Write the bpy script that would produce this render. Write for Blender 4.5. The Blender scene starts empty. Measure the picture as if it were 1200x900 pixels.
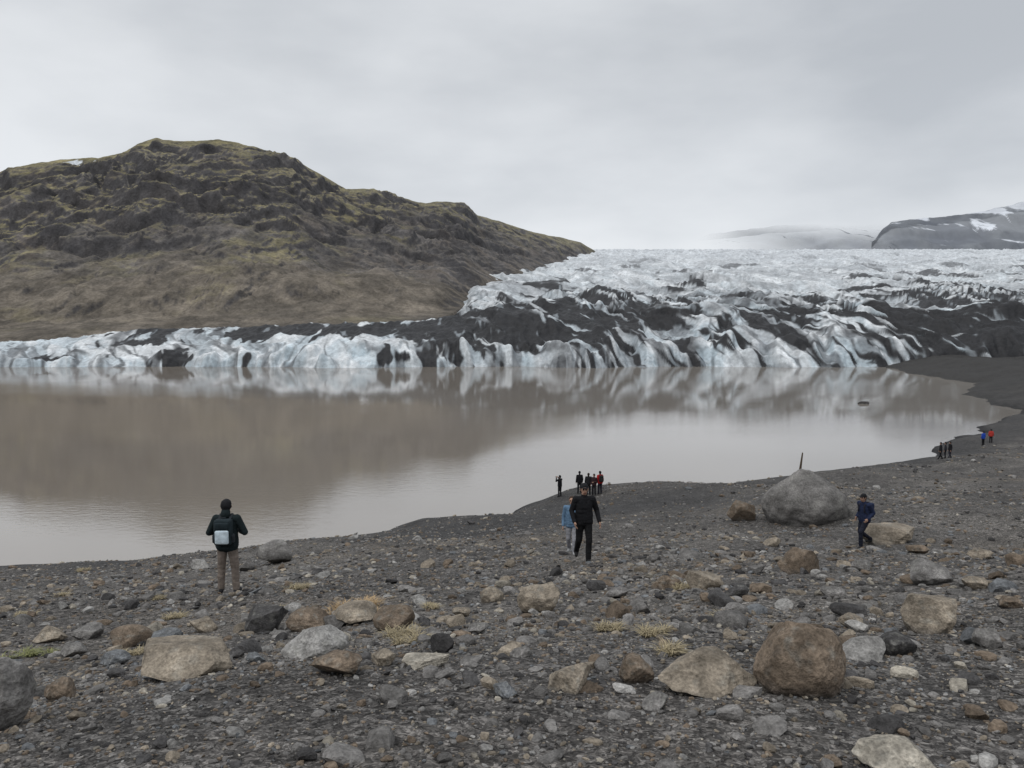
import bpy, bmesh, math, random
import numpy as np
from mathutils import Vector, Matrix
rng=np.random.default_rng(11); random.seed(5)
sc=bpy.context.scene
# ------------------------------------------------------------------ camera calibration
F=900.0; PITCH=math.atan(68/900.0); WATER=-15.0
cP,sP=math.cos(PITCH),math.sin(PITCH)
def ray(u,v):
    x=(np.asarray(u,float)-600)/F; yc=-(np.asarray(v,float)-450)/F
    wy=cP+yc*sP; wz=yc*cP-sP
    return x/wy, wz/wy
def at_y(u,v,y):
    a,s=ray(u,v); return a*y, y, s*y
def at_z(u,v,z):
    a,s=ray(u,v); y=z/s; return float(a*y), float(y)
# ------------------------------------------------------------------ noise
def _h(ix,iy,iz,seed):
    h=(ix.astype(np.int64)*374761393+iy.astype(np.int64)*668265263+iz*2147483647+seed*974634777)&0xFFFFFFFF
    h=((h^(h>>13))*1274126177)&0xFFFFFFFF
    h=((h^(h>>16))*2246822519)&0xFFFFFFFF
    return ((h^(h>>15))&0xFFFFFF)/float(0xFFFFFF)
def gn(x,y,seed=0):
    x=np.asarray(x,float); y=np.asarray(y,float)
    ix=np.floor(x); iy=np.floor(y); fx=x-ix; fy=y-iy
    ux=fx*fx*fx*(fx*(fx*6-15)+10); uy=fy*fy*fy*(fy*(fy*6-15)+10)
    def g(dx,dy):
        an=_h(ix+dx,iy+dy,0,seed)*2*np.pi
        return np.cos(an)*(fx-dx)+np.sin(an)*(fy-dy)
    a=g(0,0)*(1-ux)+g(1,0)*ux; b=g(0,1)*(1-ux)+g(1,1)*ux
    return (a*(1-uy)+b*uy)*1.5
def fbm(x,y,o=4,seed=0,gain=.5):
    s=0;am=1;t=0
    for i in range(o):
        s=s+am*gn(x*2**i+i*17.3,y*2**i-i*9.1,seed+i); t+=am; am*=gain
    return s/t*1.4
def ridged(x,y,o=4,seed=0,gain=.5):
    s=0;am=1;t=0
    for i in range(o):
        s=s+am*(1-np.abs(gn(x*2**i+i*7.3,y*2**i-i*3.1,seed+i))*2); t+=am; am*=gain
    return s/t
def vn3(P,seed=0):
    I=np.floor(P); f=P-I; w=f*f*(3-2*f); r=0
    for dx in (0,1):
        for dy in (0,1):
            for dz in (0,1):
                wt=(w[:,0] if dx else 1-w[:,0])*(w[:,1] if dy else 1-w[:,1])*(w[:,2] if dz else 1-w[:,2])
                r=r+wt*_h(I[:,0]+dx,I[:,1]+dy,(I[:,2].astype(np.int64)+dz),seed)
    return r*2-1
def fbm3(P,o=3,seed=0):
    s=0;am=1
    for i in range(o): s=s+am*vn3(P*2**i+i*5.7,seed+i); am*=.5
    return s/1.75
def sstep(a,b,x):
    t=np.clip((x-a)/(b-a),0,1); return t*t*(3-2*t)
def smooth1(a,k):
    p=np.pad(a,k,mode='edge'); w=np.hanning(2*k+1); w/=w.sum(); return np.convolve(p,w,'valid')
# ------------------------------------------------------------------ mesh helpers
def mk_mesh(name,V,Fc,smooth=True,col=None,mat=None,attrs=None,link=True):
    V=np.asarray(V,np.float32); Fc=np.asarray(Fc,np.int32); k=Fc.shape[1]
    me=bpy.data.meshes.new(name)
    me.vertices.add(len(V)); me.vertices.foreach_set('co',V.ravel())
    me.loops.add(Fc.size); me.loops.foreach_set('vertex_index',Fc.ravel())
    me.polygons.add(len(Fc)); me.polygons.foreach_set('loop_start',np.arange(0,Fc.size,k,dtype=np.int32))
    me.update(calc_edges=True)
    me.polygons.foreach_set('use_smooth',np.full(len(me.polygons),smooth))
    if col is not None:
        ca=me.color_attributes.new('Col','FLOAT_COLOR','POINT')
        c=np.ones((len(V),4),np.float32); c[:,:3]=col; ca.data.foreach_set('color',c.ravel())
    for k2,a in (attrs or {}).items():
        at=me.attributes.new(k2,'FLOAT','POINT'); at.data.foreach_set('value',np.asarray(a,np.float32).ravel())
    if mat: me.materials.append(mat)
    ob=bpy.data.objects.new(name,me)
    if link: sc.collection.objects.link(ob)
    return ob
def grid_faces(nr,nc):
    i=np.arange(nr*nc).reshape(nr,nc)
    return np.stack([i[:-1,:-1],i[:-1,1:],i[1:,1:],i[1:,:-1]],-1).reshape(-1,4)
def mix(a,b,t):
    t=np.asarray(t)[...,None]; return np.asarray(a)*(1-t)+np.asarray(b)*t
# ------------------------------------------------------------------ materials
def new_mat(name):
    m=bpy.data.materials.new(name); m.use_nodes=True
    nt=m.node_tree; b=nt.nodes['Principled BSDF']; return m,nt,b
def N(nt,t,**k):
    n=nt.nodes.new(t)
    for a,b in k.items(): setattr(n,a,b)
    return n
def noise_node(nt,vec,scale,detail=4,rough=.55):
    n=N(nt,'ShaderNodeTexNoise'); n.inputs['Scale'].default_value=scale; n.inputs['Detail'].default_value=detail
    n.inputs['Roughness'].default_value=rough; nt.links.new(vec,n.inputs['Vector']); return n
def maprange(nt,src,a,b,c,d):
    n=N(nt,'ShaderNodeMapRange'); nt.links.new(src,n.inputs[0])
    for i,x in enumerate((a,b,c,d)): n.inputs[i+1].default_value=x
    return n
def mulcol(nt,colsock,valsock):
    n=N(nt,'ShaderNodeVectorMath',operation='SCALE'); nt.links.new(colsock,n.inputs[0]); nt.links.new(valsock,n.inputs['Scale']); return n.outputs[0]
def attr_mat(name,scales,bumps,rough=.9,lo=.6,hi=1.4,spec=.25,detail=3):
    m,nt,b=new_mat(name); L=nt.links
    at=N(nt,'ShaderNodeVertexColor',layer_name='Col'); tc=N(nt,'ShaderNodeTexCoord')
    c=at.outputs['Color']; nrm=None
    for s,(d) in zip(scales,bumps):
        n=noise_node(nt,tc.outputs['Object'],s,detail,.6)
        mr=maprange(nt,n.outputs[0],.3,.7,lo,hi); c=mulcol(nt,c,mr.outputs[0])
        if d>0:
            bp=N(nt,'ShaderNodeBump'); bp.inputs['Strength'].default_value=1; bp.inputs['Distance'].default_value=d
            L.new(n.outputs[0],bp.inputs['Height'])
            if nrm: L.new(nrm,bp.inputs['Normal'])
            nrm=bp.outputs[0]
    L.new(c,b.inputs['Base Color'])
    if nrm: L.new(nrm,b.inputs['Normal'])
    b.inputs['Roughness'].default_value=rough; b.inputs['Specular IOR Level'].default_value=spec
    return m
# ------------------------------------------------------------------ shoreline and ground height
shore_px=[(0,667),(90,663),(180,660),(260,652),(310,640),(420,632),(450,628),(480,618),(580,613),(610,600),(640,586),(700,580),(800,575),(870,567),(960,556),(1040,546),(1080,538),(1108,520),(1150,503),(1172,493),(1197,488),(1192,480),(1165,473),(1130,462),(1152,450),(1110,444),(1070,438),(1040,430)]
S=[at_z(u,v,WATER) for u,v in shore_px]
poly=[(-900,420),(-900,200),(-400,110),(-150,62),(-70,48)]+S+[(150,340),(-300,420)]
poly=np.array(poly)
def signed(x,y):
    x=np.asarray(x,float); y=np.asarray(y,float)
    d2=np.full(x.shape,1e18); ins=np.zeros(x.shape,bool); n=len(poly)
    for i in range(n):
        ax,ay=poly[i]; bx,by=poly[(i+1)%n]; ex,ey=bx-ax,by-ay
        t=np.clip(((x-ax)*ex+(y-ay)*ey)/(ex*ex+ey*ey),0,1)
        d2=np.minimum(d2,(x-ax-t*ex)**2+(y-ay-t*ey)**2)
        if ay!=by:
            c=((ay>y)!=(by>y))&(x<(bx-ax)*(y-ay)/(by-ay)+ax); ins^=c
    return np.sqrt(d2)*np.where(ins,-1,1)
ctrl=[(0,0,-1.6),(0,-8,-.2),(12,-5,-.3),(-12,-5,-.3)]
for u,v,y in [(600,900,3),(60,900,3.1),(1150,900,3),(268,693,14.2),(30,703,14),(683,656,19.3),(500,672,18),(1010,641,25),(1190,641,25),(942,613,33),(690,579,58),(1200,590,40),(1200,560,60),(1155,521,91),(1060,560,62),(450,648,28),(820,640,25),(820,610,36),(700,612,36)]:
    x,yy,z=at_y(u,v,y); ctrl.append((float(x),float(yy),float(z)))
ctrl=np.array(ctrl)
csd=signed(ctrl[:,0],ctrl[:,1]); cs=(ctrl[:,2]-WATER-.5)/np.maximum(csd,1)
KW=None; sig=np.maximum(2.5,.16*np.hypot(ctrl[:,0],ctrl[:,1]))
def kern(x,y,i): return np.exp(-((x-ctrl[i,0])**2+(y-ctrl[i,1])**2)/(2*sig[i]**2))
def ground_h(x,y,full=False):
    x=np.asarray(x,float); y=np.asarray(y,float)
    r=np.hypot(x,y)
    sd=signed(x,y)+fbm(x/11,y/11,4,31)*np.clip(r/60,.3,2.5)*1.3
    W=0;A=0
    for (cx,cy,_),s in zip(ctrl,cs):
        w=((x-cx)**2+(y-cy)**2+9)**-1.5; W=W+w; A=A+w*s
    sl=A/W
    land=sd*sl+.5*(1-np.exp(-np.maximum(sd,0)/1.2))
    amp=np.clip(sd/9,0,1)
    land=land+amp*(fbm(x/22,y/22,3,5)*.5*np.clip((r-8)/30,0,1)+fbm(x/6,y/6,4,6)*.13*np.clip(r/12,.3,1.8)+fbm(x/1.3,y/1.3,3,7)*.03)
    if KW is not None:
        q=0
        for i in range(len(ctrl)): q=q+KW[i]*kern(x,y,i)
        land=land+q*np.clip(sd/5,0,1)
    cap=4+np.maximum(0,150-y)*.3+fbm(x/30,y/30,4,9)*2*np.clip(sd/15,0,1)
    land=np.where(y<-5,land,np.minimum(land,cap))
    land=np.where(y>300,np.minimum(land,2),land)
    h=WATER+np.where(sd>0,np.maximum(land,.02),np.maximum(sd*.16,-6))
    return (h,sd) if full else h
Km=np.stack([kern(ctrl[:,0],ctrl[:,1],i) for i in range(len(ctrl))],1)
kw=np.zeros(len(ctrl))
for _ in range(8):
    res=ctrl[:,2]-ground_h(ctrl[:,0],ctrl[:,1]); kw=kw+np.linalg.solve(Km+np.eye(len(ctrl))*.05,res); KW=kw
def ground_hit(u,v):
    a,s=ray(u,v); y=np.exp(np.linspace(math.log(1.8),math.log(200),6000))
    g=ground_h(a*y,y); k=np.argmax(s*y<=g+.012); 
    return float(a*y[k]),float(y[k]),float(g[k])
# ------------------------------------------------------------------ GROUND mesh
th=np.concatenate([np.linspace(-115,-42,60,endpoint=False),np.linspace(-42,42,640),np.linspace(42,115,61)[1:]])*math.pi/180
rr=np.concatenate([np.exp(np.linspace(math.log(.5),math.log(330),620)),np.exp(np.linspace(math.log(345),math.log(7000),30))])
T,R=np.meshgrid(th,rr); GX=R*np.sin(T); GY=R*np.cos(T)
GZ,GSD=ground_h(GX,GY,True)
V=np.stack([GX,GY,GZ],-1).reshape(-1,3)
sd=GSD.ravel(); x=GX.ravel(); y=GY.ravel()
base=mix((.098,.091,.085),(.144,.133,.121),sstep(-.3,.6,fbm(x/5,y/5,5,41)))
base=mix(base,(.165,.140,.112),.5*sstep(.1,.7,fbm(x/9+3,y/9,4,44)))
base=mix(base,(.066,.063,.060),.6*sstep(.15,.5,fbm(x/3.2+9,y/3.2,4,45)))
sx0,sy0,_=at_y(730,592,48)
hump=np.exp(-((x-sx0)/11)**2-((y-sy0)/9)**2)+np.exp(-((x-at_y(520,622,42)[0])/7)**2-((y-43)/7)**2)
sandm=np.clip(np.maximum(1-sstep(2,13,sd+fbm(x/6,y/6,4,42)*7),hump*.95),0,1)
base=mix(base,(.055,.053,.052),sandm)
base=mix(base,(.024,.023,.024),1-sstep(.2,1.4,sd))
base=mix(base,(.050,.048,.046),sstep(110,180,y))
gm,nt,b=new_mat('gravel_ground'); L=nt.links
at=N(nt,'ShaderNodeVertexColor',layer_name='Col'); tc=N(nt,'ShaderNodeTexCoord'); sa=N(nt,'ShaderNodeAttribute',attribute_name='sand')
inv=maprange(nt,sa.outputs['Fac'],0,1,1,.25)
c=at.outputs['Color']; nrm=None
wn=noise_node(nt,tc.outputs['Object'],9,2)
for s,d,lo,hi in ((10,.03,.72,1.35),(28,.014,.5,1.75),(75,.006,.5,1.7)):
    ad=N(nt,'ShaderNodeVectorMath',operation='MULTIPLY_ADD'); L.new(wn.outputs['Color'],ad.inputs[0]); ad.inputs[1].default_value=(.12,)*3; L.new(tc.outputs['Object'],ad.inputs[2])
    v=N(nt,'ShaderNodeTexVoronoi'); v.inputs['Scale'].default_value=s; L.new(ad.outputs[0],v.inputs['Vector'])
    sp=N(nt,'ShaderNodeSeparateColor'); L.new(v.outputs['Color'],sp.inputs[0])
    pw=N(nt,'ShaderNodeMath',operation='POWER'); L.new(sp.outputs[0],pw.inputs[0]); pw.inputs[1].default_value=1.6
    mr=maprange(nt,pw.outputs[0],0,1,lo,hi); c=mulcol(nt,c,mr.outputs[0])
    e=maprange(nt,v.outputs['Distance'],.0,.6,1.0,0); 
    mm=N(nt,'ShaderNodeMath',operation='MULTIPLY'); L.new(e.outputs[0],mm.inputs[0]); L.new(sp.outputs[1],mm.inputs[1])
    m2=N(nt,'ShaderNodeMath',operation='MULTIPLY'); L.new(mm.outputs[0],m2.inputs[0]); L.new(inv.outputs[0],m2.inputs[1])
    bp=N(nt,'ShaderNodeBump'); bp.inputs['Distance'].default_value=d; L.new(m2.outputs[0],bp.inputs['Height'])
    if nrm: L.new(nrm,bp.inputs['Normal'])
    nrm=bp.outputs[0]
n=noise_node(nt,tc.outputs['Object'],1.1,5,.65); mr=maprange(nt,n.outputs[0],.3,.7,.75,1.3); c=mulcol(nt,c,mr.outputs[0])
L.new(c,b.inputs['Base Color']); L.new(nrm,b.inputs['Normal']); b.inputs['Roughness'].default_value=.92; b.inputs['Specular IOR Level'].default_value=.2
mk_mesh('ground',V,grid_faces(*GX.shape),True,base,gm,{'sand':sandm})
# ------------------------------------------------------------------ LAKE
wm,nt,b=new_mat('murky_water'); L=nt.links
nt.nodes.remove(b); out=nt.nodes['Material Output']
tc=N(nt,'ShaderNodeTexCoord')
mp=N(nt,'ShaderNodeMapping'); mp.inputs['Scale'].default_value=(.7,1.4,1); L.new(tc.outputs['Object'],mp.inputs[0])
n1=noise_node(nt,mp.outputs[0],1.5,4,.6); n2=noise_node(nt,mp.outputs[0],.02,4,.6)
mp2=N(nt,'ShaderNodeMapping'); mp2.inputs['Scale'].default_value=(.35,1,1); L.new(tc.outputs['Object'],mp2.inputs[0])
n3=noise_node(nt,mp2.outputs[0],.03,3,.5)
st=maprange(nt,n3.outputs[0],.42,.62,.5,1.7)
bp=N(nt,'ShaderNodeBump'); bp.inputs['Distance'].default_value=.0055; L.new(n1.outputs[0],bp.inputs['Height']); L.new(st.outputs[0],bp.inputs['Strength'])
df=N(nt,'ShaderNodeBsdfDiffuse'); cr=N(nt,'ShaderNodeMix',data_type='RGBA'); cr.inputs[6].default_value=(.215,.180,.142,1); cr.inputs[7].default_value=(.275,.25,.218,1)
sxw=N(nt,'ShaderNodeSeparateXYZ'); L.new(tc.outputs['Object'],sxw.inputs[0]); xr=maprange(nt,sxw.outputs[0],-60,90,-.15,.6)  # diffuse browner left, paler right: painted support for mountain and sky reflections
aw=N(nt,'ShaderNodeMath',operation='MULTIPLY_ADD'); L.new(n2.outputs[0],aw.inputs[0]); aw.inputs[1].default_value=.7; L.new(xr.outputs[0],aw.inputs[2]); aw.use_clamp=True
L.new(aw.outputs[0],cr.inputs[0]); L.new(cr.outputs[2],df.inputs[0])
gl=N(nt,'ShaderNodeBsdfGlossy'); gl.inputs['Roughness'].default_value=.045; gl.inputs[0].default_value=(.99,.99,1,1); L.new(bp.outputs[0],gl.inputs['Normal'])
fr=N(nt,'ShaderNodeFresnel'); fr.inputs[0].default_value=2.4; L.new(bp.outputs[0],fr.inputs['Normal'])
frc=N(nt,'ShaderNodeMath',operation='MINIMUM'); L.new(fr.outputs[0],frc.inputs[0]); frc.inputs[1].default_value=.62
mx=N(nt,'ShaderNodeMixShader'); L.new(frc.outputs[0],mx.inputs[0]); L.new(df.outputs[0],mx.inputs[1]); L.new(gl.outputs[0],mx.inputs[2]); L.new(mx.outputs[0],out.inputs[0])
mk_mesh('lake_water',[(-1200,20,WATER),(500,20,WATER),(500,480,WATER),(-1200,480,WATER)],[(0,1,2,3)],False,None,wm)
# ------------------------------------------------------------------ GLACIER
uu=np.concatenate([np.linspace(-500,-60,120,endpoint=False),np.linspace(-60,1260,1350),np.linspace(1260,1900,160)[1:]])
ga=ray(uu,382)[0]
gy=np.concatenate([np.linspace(262,345,210,endpoint=False),np.exp(np.linspace(math.log(345),math.log(2100),260))])
A_,Y_=np.meshgrid(ga,gy); U_=np.broadcast_to(uu,A_.shape)
X_=A_*Y_
front=281+fbm(X_/45,X_*0+3.3,3,51)*9+(ridged(X_/13,Y_/60,3,52)-.5)*5
front=front-10*sstep(1085,1200,U_)-7*np.exp(-((U_-400)/60)**2)
yy=Y_-(front-281)*np.exp(-(Y_-281)/60*(Y_>281))
pm=np.interp(yy,[262,279.5,281,284,292,305,320,345,370,400,550,800,1300,2100],[-26,-18,-15,-10.5,-5,1,6,9.5,11.5,13,29,58,124,205])
ps=np.interp(yy,[262,279.5,281,283.5,290,305,325,345,500,2100],[-26,-18,-15,-11.8,-8.5,-5,-.5,-3,-14,-14])
hs=np.interp(uu,[-500,0,60,120,170,300,430,520],[.6,.62,.66,.78,.94,1.03,1.12,1.15])[None,:]
ps=-15+(ps+15)*np.where(ps>-15,hs,1)
w=sstep(430,640,U_)
w=np.where(Y_>345,np.maximum(w,sstep(500,560,U_)),w)
Zg=ps*(1-w)+pm*w
env=sstep(281,291,yy); env2=sstep(279.5,284,yy); far=np.clip(Y_/400,.7,2.4)
wfar=sstep(380,560,Y_); frontz=sstep(500,600,U_)*(1-sstep(400,500,yy)); left=(1-sstep(480,600,U_))
warp=fbm(X_/60,Y_/60,3,60)*18
wf=fbm(X_/17,Y_/17,3,160)*5
big=ridged((X_+warp)/85,(Y_+warp)/110,3,53)-.62
med=ridged((X_*.9+warp*.6)/19+Y_*.008,(Y_-warp)/42,3,54)-.6
tr=ridged((X_+warp)/60,(Y_+warp*.8+X_*.25)/(15*far),3,55)-.6
sm=ridged(X_/6.0,(Y_+warp*.3)/9,2,56)-.5
sh=(Y_-281)
fl=ridged((X_+warp*.7+wf+sh*.5)/14,(sh+warp)/70,2,57)-.6
Zg=Zg+env*(big*(1.8+6.0*w)*(1+.5*wfar))+env2*med*(1.3+2.0*w)*(1-.35*wfar)+env*tr*(.8+1.1*wfar)+env2*sm*(.9-.6*wfar)+env2*fl*3.4*frontz
tooth=np.clip(gn(X_/7.5+3,Y_/9,58)+gn(X_/19,Y_/15,59)*.9,-.35,.6)
Zg=Zg+sstep(280,283,yy)*(1-sstep(288,305,yy))*tooth*3.2
for cu,cy,am,su,sy in [(715,392,6,60,30),(880,372,5,80,28),(1120,420,8,60,50),(590,360,3,45,26),(1180,330,4,60,40)]:
    Zg=Zg+am*np.exp(-((U_-cu)/su)**2-((Y_-cy)/sy)**2)
gxn=np.gradient(Zg,axis=1)/np.maximum(np.abs(np.gradient(X_,axis=1)),.05); gyn=np.gradient(Zg,axis=0)/np.gradient(Y_,axis=0)
steep=np.clip(np.hypot(gxn,gyn),0,3)
elev=382-Zg/Y_*900
dn=fbm((X_+warp)/48,(Y_+warp)/60,5,61)+.35*fbm((X_*1.0+Y_*.35)/9,(Y_)/30,4,62)
strp=fbm((X_+warp*.8+wf+sh*.5+(Zg+15)*.5)/8.5,(sh+warp*.5)/60,4,67)+.5*gn((X_+wf*1.3+sh*.6)/3.6,(sh+wf)/30,167)
band=.16*np.exp(-((elev-372)/20)**2)*sstep(500,600,U_)-.10
band+=.50*np.exp(-((U_-705)/75)**2-((elev-372)/20)**2)
band+=.25*np.exp(-((U_-905)/70)**2-((elev-362)/11)**2)
band+=.32*sstep(1040,1150,U_)*sstep(325,350,elev)
band+=.20*np.exp(-((U_-1100)/140)**2-((elev-330)/16)**2)
band+=.32*np.exp(-((U_-600)/70)**2-((elev-395)/14)**2)
band+=left*(-.03+.34*np.exp(-((elev-385)/8)**2)*sstep(100,200,U_)-.45*(1-sstep(70,170,U_))+.38*np.exp(-((U_-200)/35)**2)+.30*np.exp(-((U_-520)/70)**2)+.16*np.exp(-((elev-418)/6)**2))
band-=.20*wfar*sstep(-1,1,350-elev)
d=dn*(1-.45*frontz)+band-.3*med+frontz*(.95*strp+.11)+left*.45*fbm((X_+warp*.4+wf)/6,Y_/25,3,68)
dirt=sstep(.12,.24,d)
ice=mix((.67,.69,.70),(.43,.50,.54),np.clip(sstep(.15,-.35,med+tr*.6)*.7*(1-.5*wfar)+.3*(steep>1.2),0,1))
ice=mix(ice,(.28,.295,.31),(.65-.25*wfar)*sstep(-.1,.6,fbm((X_+warp)/26,Y_/70,5,64)+.12*frontz))
streak=sstep(.12,.5,fbm((X_+Y_*.5+wf)/6,(Y_+warp)/60,4,63)-.4*tr-.2*med)
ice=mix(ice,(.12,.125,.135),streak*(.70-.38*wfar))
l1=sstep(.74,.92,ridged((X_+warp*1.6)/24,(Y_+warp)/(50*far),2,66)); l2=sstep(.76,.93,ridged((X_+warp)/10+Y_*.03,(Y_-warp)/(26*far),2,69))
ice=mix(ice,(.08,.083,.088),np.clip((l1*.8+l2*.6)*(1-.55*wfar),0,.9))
gband=sstep(.0,.4,fbm((X_-Y_*.35+warp)/130,(Y_+warp*2)/55,4,170))*wfar; ice=mix(ice,(.22,.228,.24),.5*gband)
fs=sstep(-.02,.32,strp); ice=mix(ice,(.08,.083,.09),frontz*fs*.65)
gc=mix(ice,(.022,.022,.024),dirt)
gc=mix(gc,(.38,.42,.45),.5*dirt*sstep(.35,.65,fbm(X_/4,Y_/14,3,65)+.45*med+.2*frontz*(-strp)))
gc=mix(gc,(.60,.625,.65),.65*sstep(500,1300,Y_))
gmat=attr_mat('glacier_ice',(.12,.7,.25),(.5,.22,.55),.6,.80,1.20,.3)
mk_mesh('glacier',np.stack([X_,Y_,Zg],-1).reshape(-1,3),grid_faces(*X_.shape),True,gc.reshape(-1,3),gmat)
# ------------------------------------------------------------------ MOUNTAIN (left)
def mountain(name,us,base,ridge,nrow,fn_disp,fn_col,mat,back=.5):
    bu=np.array(base,float); ru=np.array(ridge,float)
    t=np.concatenate([np.linspace(-.12,1,nrow),np.linspace(1,1+back,40)[1:]])
    ab=ray(us,382)[0]
    kk=22
    yb=smooth1(np.interp(us,bu[:,0],bu[:,2]),kk); zb=ray(us,smooth1(np.interp(us,bu[:,0],bu[:,1]),kk))[1]*yb
    yr=smooth1(np.interp(us,ru[:,0],ru[:,2]),kk); zr=ray(us,np.interp(us,ru[:,0],ru[:,1]))[1]*yr
    Tt,_=np.meshgrid(t,us,indexing='ij')
    Y=yb+(yr-yb)*Tt; X=ab*Y
    tt=np.clip(Tt,0,1)
    P=np.where(Tt<0,Tt*1.4,.62*tt+.38*(tt*tt*(3-2*tt)))
    Z=zb+(zr-zb)*P
    Z=np.where(Tt>1,zr-(zr-zb)*((Tt-1)*.25+(Tt-1)**2*1.3),Z)
    X,Y,Z=fn_disp(X,Y,Z,Tt,us[None,:]+0*Tt,zb,zr)
    nx=np.gradient(Z,axis=1)/np.maximum(np.abs(np.gradient(X,axis=1)),.3); ny=np.gradient(Z,axis=0)/np.maximum(np.abs(np.gradient(Y,axis=0)),.3)
    C=fn_col(X,Y,Z,Tt,us[None,:]+0*Tt,np.hypot(nx,ny))
    return mk_mesh(name,np.stack([X,Y,Z],-1).reshape(-1,3),grid_faces(*X.shape),True,C.reshape(-1,3),mat)
QF=lambda X,Y,Z: Z+.07*X+fbm(X/110,Y/110,3,70)*18
def dispL(X,Y,Z,T,U,zb,zr):
    env=sstep(0,.12,T)*(1-.93*sstep(.80,1.0,T)); env=np.where(T>1,.1+.5*(T-1),env)
    q=QF(X,Y,Z); sca=np.clip((zr-zb)/190,.25,1)
    hgt=np.clip((Z-zb)/np.maximum(zr-zb,1),0,1)
    gul=ridged((X+fbm(X/70,Y/70,3,73)*30)/46,Y/260,4,72)-.55
    Z2=Z-env*sca*gul*7.0*(.35+.65*(1-abs(hgt-.45)*1.4))
    Z2=Z2+env*sca*(fbm(X/85,Y/85,4,74)*10)
    cl=sstep(.2,.42,hgt+fbm(X/80,Y/80,2,79)*.12)
    brk=.4+.6*sstep(-.35,.25,fbm(X/50,Y/50,3,178))
    def terr(q,p,a,b): 
        ph=q/p; fr=ph-np.floor(ph); return (sstep(a,b,fr)-fr)*p
    Z2=Z2+env*sca*brk*(terr(q+gul*6+fbm(X/30,Y/30,3,171)*5,22.,.55,.86)*.85*cl+terr(q+fbm(X/25,Y/25,3,71)*4,6.4,.5,.85)*.75*(cl*.85+.08))
    Z2=Z2+env*sca*(fbm(X/14,Y/14,4,75)*1.6+ridged(X/7,Y/9,3,76)*.8)
    Z2=Z2+np.where(T>=.8,fbm(X/22,Y*0,4,77)*2.0*sca,0)*sstep(.8,1,T)
    Z2=Z2+11*np.exp(-((U-330)/120)**2-((T-.14)/.06)**2)*sstep(.03,.1,T)
    return X,Y,Z2
def colL(X,Y,Z,T,U,sl):
    hgt=T; q=QF(X,Y,Z)
    n=fbm(X/60,Y/60,5,80); n2=fbm(X/12,Y/12,5,81)
    strata=fbm(X/120,q/4.5,4,183)
    rock=mix((.064,.060,.060),(.138,.125,.114),sstep(-.5,.6,n2*.6+strata*.8))
    rock=mix(rock,(.15,.122,.100),.5*sstep(.0,.5,fbm(X/35,Y/35,4,182)))
    scree=mix((.102,.088,.071),(.172,.147,.117),sstep(-.5,.5,n2+n*.6))
    c=mix(scree,rock,sstep(.16,.34,hgt+n*.12+.15*sstep(380,560,U))*sstep(.2,.5,sl+n2*.2))
    mossa=sstep(.20,.50,hgt+n*.28-.30*sstep(300,500,U)*(1-sstep(.75,.95,T)*.6))*(1-sstep(.56,.92,sl+n2*.35))
    mossa=np.maximum(mossa,.95*sstep(.80,.94,T+n*.05)*(1-sstep(.8,1.3,sl+n2*.2))*(1-.6*sstep(420,650,U)))
    mossa=np.maximum(mossa,.30*sstep(.15,.5,fbm(X/45,Y/45,5,84)-.4*sstep(380,520,U))*(1-sstep(.6,.9,sl)))
    moss=mix((.175,.155,.075),(.275,.238,.120),sstep(-.4,.5,fbm(X/30,Y/30,4,82)))
    c=mix(c,moss,mossa*np.clip(.75+n2*.6,0,1))
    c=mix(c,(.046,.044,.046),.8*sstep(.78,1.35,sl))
    c=mix(c,(.050,.048,.048),.3*sstep(.12,.4,strata)*sstep(.3,.45,hgt)*(1-.5*mossa))
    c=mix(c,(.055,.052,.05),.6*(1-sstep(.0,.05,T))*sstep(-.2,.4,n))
    snow=sstep(.45,.6,fbm(X/16,Y/40,3,83)+.75*np.exp(-((U-95)/22)**2)*np.exp(-((T-.93)/.04)**2)-.25)*np.exp(-((U-95)/40)**2)*(T>.85)*(T<1)
    c=mix(c,(.6,.63,.66),snow)
    c=mix(c,(.20,.20,.21),.06+.24*sstep(600,1300,Y))  # pale grey grows with distance: aerial haze put into the colour
    return c
mm=attr_mat('mountain_rock',(.03,.16,.6),(0,1.4,.5),.95,.75,1.27,.1)
us=np.concatenate([np.linspace(-900,-60,160,endpoint=False),np.linspace(-60,716,860)])
baseL=[(-900,398,345),(0,397,334),(150,392,338),(300,387,347),(450,380,362),(520,372,384),(560,350,480),(600,334,610),(640,323,780),(680,309,1050),(716,300,1300)]
ridgeL=[(-900,260,640),(-400,240,700),(-100,222,740),(0,206,760),(20,197,765),(50,192,770),(85,187,775),(125,184,780),(150,180,785),(168,169,790),(190,163,795),(225,165,795),(262,163,800),(285,167,810),(305,172,820),(330,180,830),(350,187,840),(380,205,870),(408,221,900),(440,222,930),(470,231,960),(500,238,990),(525,236,1020),(545,238,1040),(560,252,1070),(600,264,1120),(625,272,1150),(655,278,1200),(680,284,1250),(695,293,1290),(704,299,1330),(716,312,1350)]
mountain('mountain',us,baseL,ridgeL,380,dispL,colL,mm)
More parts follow.
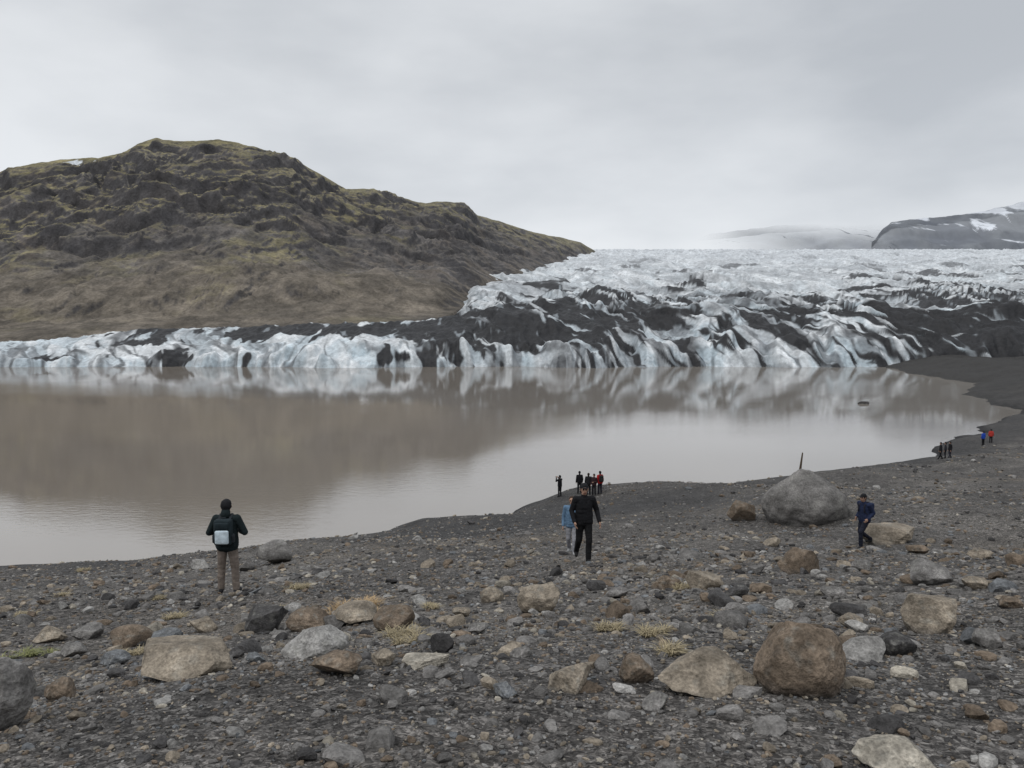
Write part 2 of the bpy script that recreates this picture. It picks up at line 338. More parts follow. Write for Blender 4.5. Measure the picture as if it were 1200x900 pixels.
# ------------------------------------------------------------------ FAR MOUNTAINS (right, tops and left ends faded to transparent in place of cloud)
def far_mat(name,z0,z1,a0,x0,x1):
    m=attr_mat(name,(.004,.02),(0,6),.95,.88,1.12,.05); nt=m.node_tree; L=nt.links
    b=nt.nodes['Principled BSDF']; out=nt.nodes['Material Output']
    ge=N(nt,'ShaderNodeNewGeometry'); sx=N(nt,'ShaderNodeSeparateXYZ'); L.new(ge.outputs['Position'],sx.inputs[0])
    nn=noise_node(nt,ge.outputs['Position'],.003,4,.55); ma=N(nt,'ShaderNodeMath',operation='MULTIPLY_ADD'); L.new(nn.outputs[0],ma.inputs[0]); ma.inputs[1].default_value=90; L.new(sx.outputs[2],ma.inputs[2])
    mr=maprange(nt,ma.outputs[0],z0+45,z1+45,a0,1); mr.interpolation_type='SMOOTHSTEP'
    xr=maprange(nt,sx.outputs[0],x0,x1,1,0); xr.interpolation_type='SMOOTHSTEP'
    mxm=N(nt,'ShaderNodeMath',operation='MAXIMUM'); L.new(mr.outputs[0],mxm.inputs[0]); L.new(xr.outputs[0],mxm.inputs[1])
    tr=N(nt,'ShaderNodeBsdfTransparent'); ms=N(nt,'ShaderNodeMixShader')
    L.new(mxm.outputs[0],ms.inputs[0]); L.new(b.outputs[0],ms.inputs[1]); L.new(tr.outputs[0],ms.inputs[2]); L.new(ms.outputs[0],out.inputs[0]); return m
def dispF(X,Y,Z,T,U,zb,zr):
    env=sstep(0,.1,T)*(1-.85*sstep(.8,1,T))
    Z=Z+env*(fbm(X/300,Y/300,5,90)*25-(ridged(X/140,Y/700,4,91)-.5)*30)
    q=Z/48+fbm(X/300,Y/300,2,93); fr=q-np.floor(q); Z=Z+env*(sstep(.5,.9,fr)-fr)*24
    return X,Y,Z+fbm(X/70,Y/300,4,92)*5*sstep(.7,1,T)
def colF(snowy,k):
    def f(X,Y,Z,T,U,sl):
        n=fbm(X/120,Y/200,5,95)
        c=mix((.185*k,.20*k,.23*k),(.235*k,.25*k,.27*k),sstep(-.5,.5,n))  # desaturated bluish rock tones, distance haze included in the colour
        s=sstep(.15,.3,fbm((X+Y*.4)/90,Y/120,5,96)+.30*(.6-np.clip(sl,0,1.5))-.25*(1-sstep(.45,.9,T))+snowy-.25+.3*sstep(1060,1150,U))
        return mix(c,(.72,.75,.80),s)
    return f
us2=np.linspace(760,1700,500)
mountain('distant_mountain',us2,[(760,312,3050),(1700,312,3050)],[(760,284,3500),(850,272,3450),(900,265,3450),(960,261,3450),(1030,257,3450),(1100,250,3450),(1700,220,3450)],100,dispF,colF(-3,1.05),far_mat('distant_rock',330,455,.22,820,1500),.2)
us3=np.linspace(1018,1750,500)
mountain('snowy_mountain',us3,[(1018,300,2500),(1750,300,2500)],[(1018,285,2950),(1030,268,2900),(1040,260,2850),(1075,255,2850),(1110,253,2850),(1150,247,2850),(1175,240,2850),(1200,236,2850),(1300,225,2850),(1750,240,2850)],140,dispF,colF(.14,.85),far_mat('snowy_rock',370,560,.15,1150,1420),.2)
# ------------------------------------------------------------------ ROCKS
def ico(n):
    bm=bmesh.new(); bmesh.ops.create_icosphere(bm,subdivisions=n,radius=1)
    V=np.array([v.co[:] for v in bm.verts]); Fc=np.array([[v.index for v in f.verts] for f in bm.faces]); bm.free(); return V,Fc
ICO={k:ico(k) for k in (1,2,3,5,6)}
def rockify(V,seed,cuts=14,nz=.08,lo=.5,hi=.9):
    r=np.random.default_rng(seed); V=V.copy()
    for k in range(cuts):
        n=r.normal(size=3); n/=np.linalg.norm(n); d=r.uniform(lo,hi); t=V@n-d
        V-=np.maximum(t,0)[:,None]*n*.93
    V*=1+nz*fbm3(V*1.7+seed,3,seed)[:,None]
    if len(V)>500: V*=1+.045*fbm3(V*5+seed,4,seed+1)[:,None]-.03*np.clip(fbm3(V*3.3+seed,2,seed+2)-.35,0,1)[:,None]*4
    V-=(V.max(0)+V.min(0))/2; V/=np.abs(V).max(0)
    return V
rock_mat=attr_mat('rock',(2.2,14,60),(.06,.024,.008),.9,.68,1.34,.2)
PAL=dict(grey=(.180,.171,.162),dark=(.070,.067,.066),tan=(.245,.208,.163),brown=(.165,.128,.095),light=(.29,.28,.265),blue=(.160,.166,.172),pale=(.33,.30,.25))
PK=list(PAL); PV=np.array([PAL[k] for k in PK])
hero=[
('boulder',937,813,112,86,'brown',5),('boulder',6,853,66,92,'grey',10),('rock_slab',822,812,128,44,'tan',16),('boulder',670,808,60,28,'tan',16),
('boulder',632,717,54,32,'tan',9),('boulder',370,768,80,34,'light',8),('rock_slab',212,792,132,36,'tan',18),('boulder',312,740,52,32,'dark',14),
('boulder',395,791,64,28,'brown',14),('boulder',323,661,46,28,'grey',14),('boulder',1092,740,72,42,'tan',12),('boulder',935,672,50,32,'brown',10),
('boulder',1088,684,54,27,'grey',14),('boulder',942,615,98,64,'grey',7),('boulder',868,611,32,25,'brown',12),('rock_slab',1040,637,66,20,'tan',14),
('boulder',1050,767,44,26,'dark',13),('boulder',1048,904,95,30,'pale',12),('boulder',72,818,40,26,'brown',13),('rock_slab',500,781,60,12,'pale',12),
('boulder',195,761,38,21,'blue',13),('boulder',136,778,34,15,'blue',13),('boulder',157,757,50,23,'brown',14),('boulder',448,778,36,18,'tan',13),
('boulder',862,700,32,18,'dark',13),('boulder',592,815,30,15,'blue',13),('boulder',745,799,44,31,'brown',15),('boulder',766,829,36,16,'grey',13),
('boulder',826,690,46,20,'tan',14),('boulder',576,705,30,17,'tan',12),('boulder',418,730,58,19,'tan',14),('boulder',462,738,50,28,'brown',14),
('boulder',362,738,52,24,'brown',14),('boulder',1000,735,34,15,'tan',14),('boulder',1157,757,40,22,'grey',12),('boulder',722,700,30,13,'grey',12),
('boulder',60,752,40,16,'tan',12),('boulder',103,748,34,14,'grey',13),('boulder',560,742,28,13,'grey',12),('boulder',905,640,22,11,'tan',12),
('boulder',1140,690,30,14,'tan',12),('boulder',780,690,36,17,'brown',12),('boulder',505,748,28,14,'grey',12),('boulder',238,667,26,12,'light',12),('boulder',490,708,22,11,'light',12),('boulder',1075,648,26,11,'brown',12),('boulder',240,740,34,15,'tan',12),('boulder',340,716,28,10,'light',12),
('boulder',222,778,30,14,'grey',12),('boulder',275,770,26,12,'dark',12),('boulder',88,768,32,14,'grey',12),('boulder',300,775,24,11,'blue',12),('boulder',540,722,24,11,'tan',12),('boulder',610,768,28,12,'grey',12),('boulder',1010,668,26,12,'grey',12),('boulder',1150,655,28,11,'tan',12),('boulder',975,700,30,13,'grey',12),('boulder',1185,712,26,13,'brown',12)]
def place_rock(name,x,y,z,W,H,D,col,seed,cuts,level):
    V,Fc=ICO[level]; V=rockify(V,seed,cuts,.12,.48 if cuts>7 else .70,.9)
    if cuts==7: V[:,0:2]*=(1-.42*np.clip(V[:,2:3],0,1)**1.3); V[:,2]=np.where(V[:,2]>0,V[:,2]*(1-.15*V[:,0]),V[:,2])
    ang=random.uniform(-.5,.5); V=V*[W/2,D/2,H*.62]
    c,s=math.cos(ang),math.sin(ang); V=np.stack([V[:,0]*c-V[:,1]*s,V[:,0]*s+V[:,1]*c,V[:,2]],1); V[:,0]*=W/2/np.abs(V[:,0]).max()
    tc_=np.array(PAL[col]); 
    n=fbm3(V/max(W,.3)*3+seed,3,seed+3)
    C=mix(tc_*.72,tc_*1.25,np.clip(n*.8+.5,0,1)); C=mix(C,(.24,.235,.21),.5*np.clip(fbm3(V/W*9+seed,3,seed+9)*2-.3,0,1)); C=mix(C,(.06,.055,.05),.5*np.clip(fbm3(V/W*[5,5,11]+seed,3,seed+19)*2-.5,0,1))
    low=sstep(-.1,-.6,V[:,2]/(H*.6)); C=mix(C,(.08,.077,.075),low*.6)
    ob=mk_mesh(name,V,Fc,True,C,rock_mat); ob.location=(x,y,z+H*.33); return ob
for i,(nm,u,v,w_,h_,c_,ct) in enumerate(hero):
    x,y,z=ground_hit(u,v)
    W=w_/F*y; H=h_/F*y; D=W*(.85 if nm=='boulder' else .75)
    y2=y+D*.32; x2=x*y2/y; z2=float(ground_h(x2,y2))
    sc_=y2/y; place_rock(nm,x2,y2,z+ (z2-z)*.25,W*sc_,H*1.02,D,c_,100+i,ct,6 if w_>50 else 5)
ix,iy=at_z(1013,473,WATER); ob=place_rock('islet_rock',ix,iy,WATER-.25,2.7,.8,2.2,'dark',77,8,5)
tmpl={k:[rockify(ICO[k][0],500+k*50+j,12 if k>1 else 2,.12,.42 if k>1 else .7,.8) for j in range(14)] for k in (1,2,3)}
allV=[];allF=[];allC=[];off=0
def scatter(n,dmin,dmax,r0,r1,lev,pw=2.2,sandfade=8,clump=.0,half=44):
    global off
    r=np.sqrt(rng.uniform(r0*r0,r1*r1,n)); t=np.radians(rng.uniform(-half,half,n))
    x=r*np.sin(t); y=r*np.cos(t); z,sd=ground_h(x,y,True)
    p=sstep(1.0,sandfade,sd+fbm(x/6,y/6,3,42)*5)
    hp=np.exp(-((x-sx0)/11)**2-((y-sy0)/9)**2); p=p*(1-.9*hp)
    cl=sstep(-.35,.45,fbm(x/4.5,y/4.5,3,201)); p=p*(1-clump+clump*cl)
    keep=(rng.random(n)<p)&(y<125)
    x,y,z=x[keep],y[keep],z[keep]; m=len(x)
    d=dmin*(dmax/dmin)**(rng.random(m)**pw)
    yaw=rng.uniform(0,2*math.pi,m); tl=rng.normal(0,.25,m)
    sx=d/2*rng.uniform(.8,1.25,m); sy=d/2*rng.uniform(.6,1.0,m); sz=d/2*rng.uniform(.3,.7,m)
    w=np.array([.40,.16,.15,.13,.06,.06,.04]); ci=rng.choice(7,m,p=w/w.sum()); C=PV[ci]*rng.uniform(.6,1.15,(m,1))
    ti=rng.integers(0,14,m); Fc=ICO[lev][1]
    for j in range(14):
        s=np.where(ti==j)[0]
        if len(s)==0: continue
        B=tmpl[lev][j]; P=B[None]*np.stack([sx[s],sy[s],sz[s]],1)[:,None,:]
        ct,st=np.cos(tl[s])[:,None],np.sin(tl[s])[:,None]
        X0,Z0=P[...,0]*ct-P[...,2]*st,P[...,0]*st+P[...,2]*ct
        c,sn=np.cos(yaw[s])[:,None],np.sin(yaw[s])[:,None]
        Q=np.stack([X0*c-P[...,1]*sn+x[s][:,None],X0*sn+P[...,1]*c+y[s][:,None],Z0+(z[s]+sz[s]*.4)[:,None]],-1)
        k=len(B); allV.append(Q.reshape(-1,3)); allC.append(np.repeat(C[s],k,0))
        allF.append((Fc[None]+(off+np.arange(len(s))*k)[:,None,None]).reshape(-1,3)); off+=len(s)*k
scatter(22000,.010,.035,2.0,8.0,2,1.6)
scatter(17000,.03,.08,2.0,19,2,2.0,8,.3)
scatter(3000,.07,.17,2.6,18,2,1.9,9,.5)
scatter(26000,.07,.19,18,60,1,1.8,9,.6)
scatter(1300,.15,.36,5,28,3,1.9,10,.75)
scatter(9000,.16,.38,28,108,1,2.1,10,.75)
scatter(420,.34,.65,9,110,3,1.7,12,.6)
mk_mesh('gravel_stones',np.concatenate(allV),np.concatenate(allF),False,np.concatenate(allC),rock_mat)
# ------------------------------------------------------------------ dry grass
gmat2,nt,b=new_mat('straw'); at=N(nt,'ShaderNodeVertexColor',layer_name='Col'); nt.links.new(at.outputs[0],b.inputs[0]); b.inputs['Roughness'].default_value=.8
tufts=[(405,714,62,'o'),(430,724,48,'o'),(465,744,52,'s'),(482,752,30,'s'),(32,768,40,'g'),(348,690,32,'s'),(797,690,36,'s'),(205,724,32,'s'),(712,738,20,'s'),(764,742,26,'s'),(28,722,24,'s'),(98,668,18,'s'),(335,714,20,'s'),(505,712,22,'s'),(180,702,18,'s'),(150,767,24,'s'),(785,765,16,'s'),(845,725,18,'s'),(70,698,14,'s')]
gv=[];gf=[];gcc=[];o=0
for (u,v,w_,k) in tufts:
    x0,y0,z0=ground_hit(u,v); Rr=w_/F*y0*.5
    sub=[(random.gauss(0,.5)*Rr,random.gauss(0,.5)*Rr,random.uniform(.12,.5)*Rr) for _ in range(6)]
    for _ in range(800 if k=='o' else 380):
        qx,qy,qr=random.choice(sub); an=random.uniform(0,6.283); rad=qr*random.random()**.5; bx=x0+qx+math.cos(an)*rad; by=y0+qy+math.sin(an)*rad
        gv.append((bx,by)); gcc.append((k,y0,Rr))
B2=np.array(gv); BZ=ground_h(B2[:,0],B2[:,1]); info=gcc; gv=[];gcc=[]
for (bx,by),bz,(k,y0,Rr) in zip(B2,BZ,info):
    bz-=.008; ln=random.uniform(.05,.16)*min(1.4,max(.8,Rr/.2)); di=random.gauss(.4,1.6); lean=random.uniform(.4,1.4)
    dx,dy=math.cos(di),math.sin(di); wd=.0022+.0006*y0/6
    p1=(bx+dx*ln*.45*lean,by+dy*ln*.45*lean,bz+ln*.46); p2=(bx+dx*ln*lean,by+dy*ln*lean,bz+ln*.5)
    gv+= [(bx-dy*wd,by+dx*wd,bz),(bx+dy*wd,by-dx*wd,bz),(p1[0]+dy*wd,p1[1]-dx*wd,p1[2]),(p1[0]-dy*wd,p1[1]+dx*wd,p1[2]),(p2[0]+dy*wd*.3,p2[1]-dx*wd*.3,p2[2]),(p2[0]-dy*wd*.3,p2[1]+dx*wd*.3,p2[2])]
    gf+=[(o,o+1,o+2,o+3),(o+3,o+2,o+4,o+5)]; o+=6
    c={'o':(.50,.35,.19),'s':(.40,.33,.20),'g':(.28,.29,.11)}[k]; q=random.uniform(.35,1.15); gcc+=[(c[0]*q,c[1]*q,c[2]*q)]*6
mk_mesh('dry_grass',gv,gf,False,np.array(gcc),gmat2)
# ------------------------------------------------------------------ PEOPLE
_mc={}
def cloth(rgb,rough=.85,spec=.2):
    k=(tuple(rgb),rough)
    if k in _mc: return _mc[k]
    m,nt,b=new_mat('fabric'); tc=N(nt,'ShaderNodeTexCoord'); n=noise_node(nt,tc.outputs['Object'],9,5,.6)
    rg=N(nt,'ShaderNodeRGB'); rg.outputs[0].default_value=(*rgb,1); mr=maprange(nt,n.outputs[0],.3,.7,.75,1.25)
    nt.links.new(mulcol(nt,rg.outputs[0],mr.outputs[0]),b.inputs[0]); bp=N(nt,'ShaderNodeBump'); bp.inputs['Distance'].default_value=.012
    nt.links.new(n.outputs[0],bp.inputs['Height']); nt.links.new(bp.outputs[0],b.inputs['Normal']); b.inputs['Roughness'].default_value=rough; b.inputs['Specular IOR Level'].default_value=spec
    _mc[k]=m; return m
def hull(bm,sph,mi=0,lev=2):
    V=ICO[lev][0]; vs=[]
    for p,r in sph:
        for q in V*r+np.array(p): vs.append(bm.verts.new(q))
    res=bmesh.ops.convex_hull(bm,input=vs)
    dead=[g for g in res['geom_interior'] if isinstance(g,bmesh.types.BMVert)]
    for g in res['geom']:
        if isinstance(g,bmesh.types.BMFace): g.material_index=mi; g.smooth=True
    if dead: bmesh.ops.delete(bm,geom=dead,context='VERTS')
def default_J():
    return dict(pelvis=(0,0,.95),chest=(0,0,1.30),neck=(0,-.005,1.45),head=(0,.01,1.61),
      sL=(-.185,0,1.40),sR=(.185,0,1.40),eL=(-.245,-.03,1.12),eR=(.245,-.03,1.12),wL=(-.25,.06,.88),wR=(.25,.06,.88),
      hL=(-.085,0,.90),hR=(.085,0,.90),kL=(-.10,.02,.49),kR=(.10,.02,.49),aL=(-.11,0,.09),aR=(.11,0,.09),toeL=0,toeR=0,face=0.0)
def person(name,u,v,yaw,H,pose,cols,hat='beanie',pack=None,voxel=.009,hood=False,long=0,y_override=None):
    x,y,z=ground_hit(u,v)
    J=default_J(); J.update(pose); J={k:(np.array(q,float) if isinstance(q,tuple) else q) for k,q in J.items()}
    parts=[]
    def cap(tag,p0,r0,p1,r1): parts.append((tag,np.array(p0,float),r0,np.array(p1,float),r1))
    for s,S_ in ((-1,'L'),(1,'R')):
        h,k,a=J['h'+S_],J['k'+S_],J['a'+S_]
        cap('trouser',h,.100,k,.074); cap('trouser',k,.074,a+[0,0,.02],.062)
        ta=J['toe'+S_]; fd=np.array([math.sin(ta),math.cos(ta),0.]); fd=fd+np.array([s*.15,0,0])
        tip=a+fd*.15; tip[2]=a[2]-.05; hl=a-fd*.035; hl[2]=a[2]-.045
        cap('shoe',a,.052,hl,.042); cap('shoe',hl,.042,tip,.036); cap('shoe',a+[0,0,-.01],.05,tip-fd*.05,.04)
        sh,e,w=J['s'+S_],J['e'+S_],J['w'+S_]
        cap('jacket',sh,.078,e,.062); cap('jacket',e,.062,w,.048)
        d=(w-e); d/=np.linalg.norm(d); n_=np.array([-s*1.,0,0]); n_-=d*(n_@d); n_/=np.linalg.norm(n_) if np.linalg.norm(n_)>.1 else 1
        l=np.cross(d,n_); l*= (1 if l[1]>=0 else -1)
        w2=w+d*.02
        for q in (-.024,0,.024): cap('skin',w2+l*q*.6,.020,w2+d*.08+l*q,.018)
        for i,q in enumerate((-.030,-.010,.010,.030)):
            ln=(.055,.068,.072,.064)[i]; b0=w2+d*.085+l*q; b1=b0+d*ln*.55+n_*.008; b2=b1+d*ln*.5+n_*.026
            cap('skin',b0,.0100,b1,.0092); cap('skin',b1,.0092,b2,.0080)
        t0=w2+d*.02+l*.022; t1=t0+d*.035+l*.028+n_*.01; cap('skin',t0,.014,t1,.011); cap('skin',t1,.011,t1+d*.028+l*.006+n_*.01,.009)
    pe,ch,ne,hd=J['pelvis'],J['chest'],J['neck'],J['head']
    for q in (-.075,0,.075):
        cap('jacket',pe+[q,0,-.05-long],.132,ch+[q*.9,0,-.06],.120); cap('jacket',ch+[q*.9,0,-.06],.120,ch+[q*1.1,0,.02],.110)
    cap('trouser',J['hL'],.10,J['hR'],.10)
    cap('jacket',J['sL']+[.03,0,-.01],.082,J['sR']-[.03,0,.01],.082); cap('jacket',ch,.11,ne+[0,0,-.04],.08)
    cap('jacket',ne+[0,0,-.05],.085,ne+[0,0,.02],.070)
    cap('skin',ne,.055,hd+[0,-.01,-.06],.058)
    fa=J['face']; ff=np.array([math.sin(fa),math.cos(fa),0.]); fl_=np.array([ff[1],-ff[0],0.]); up=np.array([0,0,1.])
    P=lambda a,b,c: hd+fl_*a+ff*b+up*c
    cap('skin',P(0,-.01,.03),.088,P(0,.03,-.065),.052); cap('hair',P(0,-.03,.035),.090,P(0,-.045,-.04),.066)
    cap('skin',P(0,.03,.03),.076,P(0,.045,-.045),.05)
    cap('skin',P(0,.098,.012),.010,P(0,.118,-.022),.014)
    cap('eye',P(-.031,.094,.016),.011,P(-.033,.094,.016),.011); cap('eye',P(.031,.094,.016),.011,P(.033,.094,.016),.011)
    cap('hair',P(-.045,.094,.036),.007,P(-.02,.101,.038),.007); cap('hair',P(.045,.094,.036),.007,P(.02,.101,.038),.007)
    cap('lip',P(-.02,.088,-.055),.009,P(.02,.088,-.055),.009)
    for s in (-1,1): cap('skin',P(s*.085,-.005,.02),.016,P(s*.082,-.01,-.015),.011)
    if hat in('beanie','cap'):
        cap('hat',P(0,-.018,.058),.096,P(0,.0,.060),.092)
        if hat=='beanie': cap('hat',P(0,-.03,.03),.098,P(0,0,.075),.080)
        else:
            for q in (-.055,-.03,0,.03,.055): cap('hat',P(q,.05,.062),.012,P(q*.8,.155-abs(q)*.6,.052),.009)
    elif hat=='hair':
        cap('hair',P(0,-.02,.045),.097,P(0,-.04,-.09),.07)
    if hood: cap('jacket',P(0,-.07,-.12),.088,P(0,-.05,-.08),.082)
    bm=bmesh.new()
    for (tg,p0,r0,p1,r1) in parts: hull(bm,[(p0,r0),(p1,r1)])
    me=bpy.data.meshes.new('tmp'); bm.to_mesh(me); bm.free(); ob=bpy.data.objects.new('tmp',me); sc.collection.objects.link(ob)
    md=ob.modifiers.new('r','REMESH'); md.mode='VOXEL'; md.voxel_size=voxel
    ms=ob.modifiers.new('s','SMOOTH'); ms.factor=.5; ms.iterations=2
    dg=bpy.context.evaluated_depsgraph_get(); dg.update(); me2=bpy.data.meshes.new_from_object(ob.evaluated_get(dg)); bpy.data.objects.remove(ob)
    tags=['jacket','trouser','shoe','skin','hair','hat','eye','lip']
    nP=len(me2.polygons); ce=np.empty(nP*3); me2.polygons.foreach_get('center',ce); ce=ce.reshape(-1,3)
    best=np.full(nP,1e9); bi=np.zeros(nP,int)
    def dist(Q,p0,r0,p1,r1):
        e=p1-p0; L2=max(e@e,1e-9); t=np.clip(((Q-p0)@e)/L2,0,1); return np.linalg.norm(Q-p0-t[:,None]*e,axis=1)-(r0+(r1-r0)*t)
    for tg,p0,r0,p1,r1 in parts:
        dd=dist(ce,p0,r0,p1,r1)-(.003 if tg in('eye','lip','hat') else 0); m=dd<best; best[m]=dd[m]; bi[m]=tags.index(tg)
    nV=len(me2.vertices); co=np.empty(nV*3); me2.vertices.foreach_get('co',co); co=co.reshape(-1,3)
    no=np.empty(nV*3); me2.vertices.foreach_get('normal',no); no=no.reshape(-1,3)
    wz=sstep(1.50,1.40,co[:,2])*sstep(.08,.14,co[:,2])*(np.abs(co[:,0])<.235)
    wr=fbm3(co*[9,9,22],2,int(u)) ; co2=co+no*(wr*.012*wz)[:,None]
    me2.vertices.foreach_set('co',co2.ravel())
    me2.materials.clear()
    for t in tags:
        me2.materials.append(cloth(cols.get(t,{'skin':(.42,.26,.19),'hair':(.03,.022,.016),'eye':(.02,.02,.02),'lip':(.28,.12,.10),'shoe':(.03,.028,.028),'hat':(.015,.015,.017)}.get(t,(.02,.02,.02)))))
    me2.polygons.foreach_set('material_index',bi.astype(np.int32)); me2.polygons.foreach_set('use_smooth',np.ones(nP,bool)); me2.update()
    root=bpy.data.objects.new(name,None); sc.collection.objects.link(root); root.empty_display_size=.2
    body=bpy.data.objects.new('body',me2); sc.collection.objects.link(body); body.parent=root
    if pack:
        bm=bmesh.new(); pz=ch[2]-.10; py=ch[1]-.11
        def box(cx,cy,cz,wx,wy,wz_,r,mi): hull(bm,[((cx+a*(wx-r),cy+b_*(wy-r),cz+c_*(wz_-r)),r) for a in(-1,1) for b_ in(-1,1) for c_ in(-1,1)],mi)
        box(0,py-.09,pz,.155,.09,.235,.045,0)
        box(0,py-.185,pz-.075,.12,.035,.125,.03,1)
        box(0,py-.17,pz+.13,.13,.04,.06,.03,0)
        box(-.165,py-.08,pz-.12,.03,.05,.08,.025,2); box(.165,py-.08,pz-.12,.03,.05,.08,.025,2)
        hull(bm,[((-.03,py-.06,pz+.25),.01),((.03,py-.06,pz+.25),.01)],2)
        for s in (-1,1):
            pts=[(s*.09,py-.02,pz+.20),(s*.10,ch[1]+.0,ch[2]+.185),(s*.10,ch[1]+.12,ch[2]+.06),(s*.11,ch[1]+.135,ch[2]-.10),(s*.16,ch[1]+.02,ch[2]-.22),(s*.12,py-.02,pz-.18)]
            for a_,b_ in zip(pts[:-1],pts[1:]): hull(bm,[((a_[0]-.015,a_[1],a_[2]),.011),((a_[0]+.015,a_[1],a_[2]),.011),((b_[0]-.015,b_[1],b_[2]),.011),((b_[0]+.015,b_[1],b_[2]),.011)],2)
        me=bpy.data.meshes.new('backpack'); bm.to_mesh(me); bm.free()
        for c in pack: me.materials.append(cloth(c))
        bo=bpy.data.objects.new('backpack',me); sc.collection.objects.link(bo); bo.parent=root
    s=H/1.75; root.scale=(s,)*3; root.rotation_euler=(0,0,yaw); root.location=(x,y,z-.005)
    return root
def phone(root,p):
    bm=bmesh.new(); 
    hull(bm,[((p[0]+a*.07,p[1],p[2]+c*.033),.006) for a in(-1,1) for c in(-1,1)]); me=bpy.data.meshes.new('phone'); bm.to_mesh(me); bm.free(); me.materials.append(cloth((.02,.02,.022),.3,.5))
    o=bpy.data.objects.new('phone',me); sc.collection.objects.link(o); o.parent=root
BLK=(.012,.012,.014); NAVY=(.018,.026,.06)
r=person('hiker_with_backpack',268,694,.05,1.74,dict(eL=(-.32,.0,1.14),eR=(.32,.0,1.14),wL=(-.17,.20,1.13),wR=(.17,.20,1.13),aL=(-.14,.02,.09),aR=(.15,-.03,.09),kL=(-.125,.03,.49),kR=(.13,.0,.49)),
 dict(jacket=(.014,.022,.024),trouser=(.20,.165,.14),shoe=(.03,.03,.032)),'beanie',[(.02,.03,.035),(.62,.72,.78),(.03,.035,.04)],.008,True)
phone(r,(0,.32,1.15))
person('walking_man',684,657,math.pi+.05,1.92,dict(eL=(-.29,-.07,1.14),wL=(-.33,.06,.92),eR=(.27,-.03,1.14),wR=(.23,.12,.93),kL=(-.095,.15,.52),aL=(-.07,.20,.10),kR=(.11,.02,.49),aR=(.13,-.26,.15),face=.0),
 dict(jacket=BLK,trouser=(.010,.010,.011),shoe=(.02,.02,.02)),'cap',None,.008)
person('walking_woman',670,649,math.pi-.2,1.80,dict(kL=(-.09,.12,.51),aL=(-.09,.14,.10),aR=(.10,-.2,.12)),dict(jacket=(.12,.20,.30),trouser=(.30,.30,.32),hair=(.05,.03,.02),shoe=(.3,.3,.3)),'hair',None,.009)
person('hiker_in_navy_jacket',1012,641,math.pi/2+.45,1.82,dict(kL=(-.09,.26,.54),aL=(-.09,.24,.09),kR=(.09,.08,.50),aR=(.10,-.42,.19),eL=(-.24,-.1,1.15),wL=(-.22,.10,.98),eR=(.25,-.10,1.15),wR=(.22,.08,.97),chest=(0,.03,1.30),neck=(0,.05,1.45),head=(0,.09,1.60),sL=(-.185,.03,1.40),sR=(.185,.03,1.40)),
 dict(jacket=NAVY,trouser=(.016,.018,.03),shoe=(.03,.03,.03)),'cap',[(.02,.03,.07),(.03,.05,.12),(.02,.02,.03)],.009)
pp=dict(eL=(-.27,.14,1.27),eR=(.27,.14,1.27),wL=(-.10,.30,1.50),wR=(.10,.30,1.50))
r=person('tourist',656,582,.7,1.70,pp,dict(jacket=BLK,trouser=(.02,.02,.022)),'beanie',None,.016); phone(r,(0,.42,1.56))
person('tourist',679,578,.2,1.75,dict(),dict(jacket=BLK,trouser=(.018,.018,.02)),'beanie',None,.016)
person('tourist',689.5,580,-.2,1.72,dict(wR=(.1,.25,1.15)),dict(jacket=(.02,.02,.022),trouser=BLK),'hair',None,.016)
person('tourist',696,580.5,2.6,1.66,dict(wL=(-.1,.25,1.12)),dict(jacket=(.035,.018,.02),trouser=BLK),'beanie',None,.016)
person('tourist',703,579,.4,1.78,dict(),dict(jacket=(.42,.02,.02),trouser=(.02,.02,.03)),'beanie',[(.02,.02,.02),(.03,.03,.03),(.02,.02,.02)],.016)
person('tourist',1102,538,1.3,1.70,dict(aL=(-.1,.2,.09),aR=(.1,-.2,.1)),dict(jacket=BLK,trouser=BLK),'beanie',None,.02)
person('tourist',1107.5,537,1.0,1.72,dict(),dict(jacket=(.03,.03,.035),trouser=BLK),'beanie',None,.02)
person('tourist',1113,537,1.6,1.75,dict(aL=(-.1,.2,.09),aR=(.1,-.2,.1)),dict(jacket=BLK,trouser=(.03,.03,.04)),'beanie',None,.02)
person('tourist',1152,522,.3,1.75,dict(),dict(jacket=(.02,.07,.42),trouser=BLK),'beanie',None,.02)
person('tourist',1161,519,-.3,1.72,dict(),dict(jacket=(.45,.05,.04),trouser=BLK),'beanie',None,.02)
# ------------------------------------------------------------------ wooden post
x,y,z=ground_hit(934,592); 
bx,by=x*1.12,y*1.12; bz=float(ground_h(bx,by)); top=at_y(938.5,531,by)[2]
bm=bmesh.new(); hull(bm,[((0,0,-.3),.05),((.06,0,(top-bz)*.5),.045),((.22,0,top-bz),.035)],0); me=bpy.data.meshes.new('wooden_post'); bm.to_mesh(me); bm.free(); me.materials.append(cloth((.09,.065,.045)))
o=bpy.data.objects.new('wooden_post',me); o.location=(bx,by,bz); sc.collection.objects.link(o)
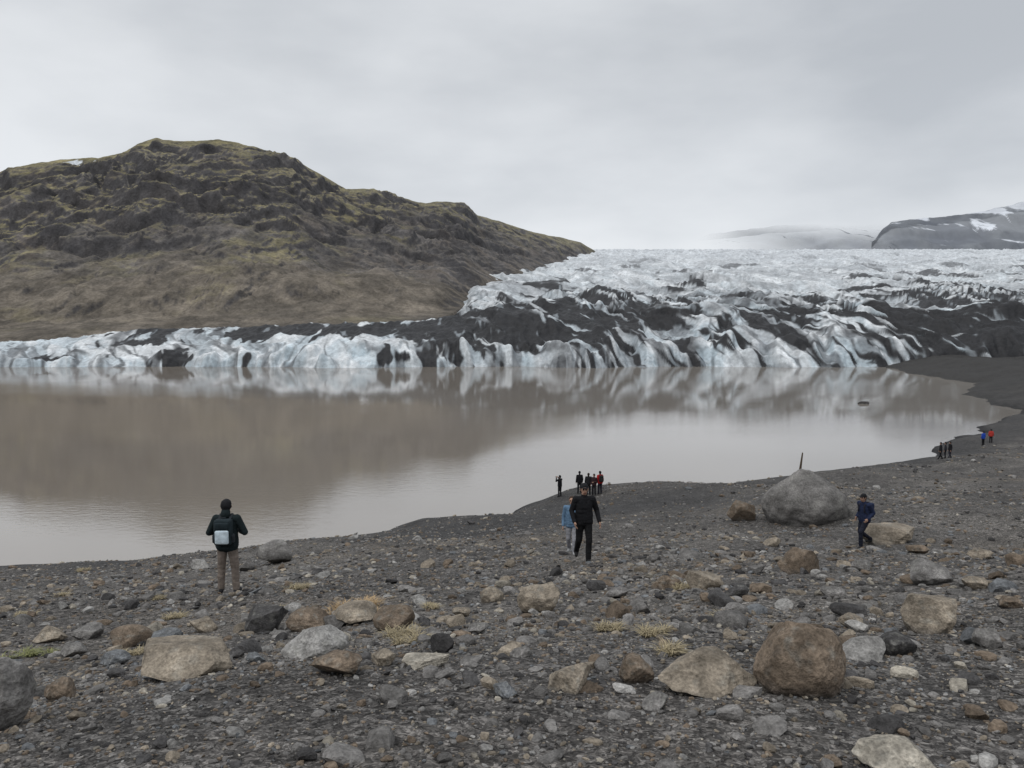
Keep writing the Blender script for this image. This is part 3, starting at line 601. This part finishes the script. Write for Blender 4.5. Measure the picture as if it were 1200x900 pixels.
# ------------------------------------------------------------------ WORLD
w=bpy.data.worlds.new('World'); sc.world=w; w.use_nodes=True; nt=w.node_tree; L=nt.links; bg=nt.nodes['Background']
SUN_EL=math.radians(58); SUN_ROT=math.radians(-130)
sk=N(nt,'ShaderNodeTexSky',sky_type='NISHITA'); sk.sun_disc=False; sk.sun_elevation=SUN_EL; sk.sun_rotation=SUN_ROT
tc=N(nt,'ShaderNodeTexCoord'); mp=N(nt,'ShaderNodeMapping'); mp.inputs['Scale'].default_value=(1,1,2.6); mp.inputs['Location'].default_value=(.35,.2,.1); L.new(tc.outputs['Generated'],mp.inputs[0])
n=noise_node(nt,mp.outputs[0],1.7,5,.45); n2=noise_node(nt,mp.outputs[0],5.5,6,.5)
ad=N(nt,'ShaderNodeMath',operation='MULTIPLY_ADD'); L.new(n2.outputs[0],ad.inputs[0]); ad.inputs[1].default_value=.34; L.new(n.outputs[0],ad.inputs[2])
rp=N(nt,'ShaderNodeValToRGB'); e=rp.color_ramp.elements; e[0].position=.46; e[0].color=(.55,.58,.62,1); e[1].position=.84; e[1].color=(.83,.855,.885,1)
L.new(ad.outputs[0],rp.inputs[0])
sx=N(nt,'ShaderNodeSeparateXYZ'); L.new(tc.outputs['Generated'],sx.inputs[0])
gr=N(nt,'ShaderNodeValToRGB'); e=gr.color_ramp.elements; e[0].position=0; e[0].color=(1.06,)*3+(1,); e[1].position=1; e[1].color=(1.0,)*3+(1,)
g2=gr.color_ramp.elements.new(.10); g2.color=(1.04,)*3+(1,); g3=gr.color_ramp.elements.new(.30); g3.color=(.92,)*3+(1,); g4=gr.color_ramp.elements.new(.5); g4.color=(.92,)*3+(1,)
L.new(sx.outputs[2],gr.inputs[0])
zb=maprange(nt,sx.outputs[2],.42,.95,10.0,15.0); 
c=mulcol(nt,rp.outputs[0],gr.outputs[0]); c=mulcol(nt,c,zb.outputs[0])
mxn=N(nt,'ShaderNodeMix',data_type='RGBA'); mxn.inputs[0].default_value=.95; L.new(sk.outputs[0],mxn.inputs[6]); L.new(c,mxn.inputs[7]); L.new(mxn.outputs[2],bg.inputs[0]); bg.inputs[1].default_value=.1
sl=bpy.data.lights.new('sun','SUN'); sl.energy=.8; sl.angle=math.radians(25); sl.color=(1,.97,.93)
so=bpy.data.objects.new('sun',sl); sc.collection.objects.link(so)
dirv=Vector((math.sin(SUN_ROT)*math.cos(SUN_EL),math.cos(SUN_ROT)*math.cos(SUN_EL),math.sin(SUN_EL))); so.rotation_euler=(-dirv).to_track_quat('-Z','Y').to_euler()
# ------------------------------------------------------------------ CAMERA
cd=bpy.data.cameras.new('camera'); cd.lens=27; cd.sensor_width=36; cd.clip_end=20000; cd.clip_start=.05
co=bpy.data.objects.new('camera',cd); sc.collection.objects.link(co); co.rotation_euler=(math.pi/2-PITCH,0,0); sc.camera=co
sc.view_settings.view_transform='Standard'; sc.view_settings.look='None'; sc.view_settings.exposure=0
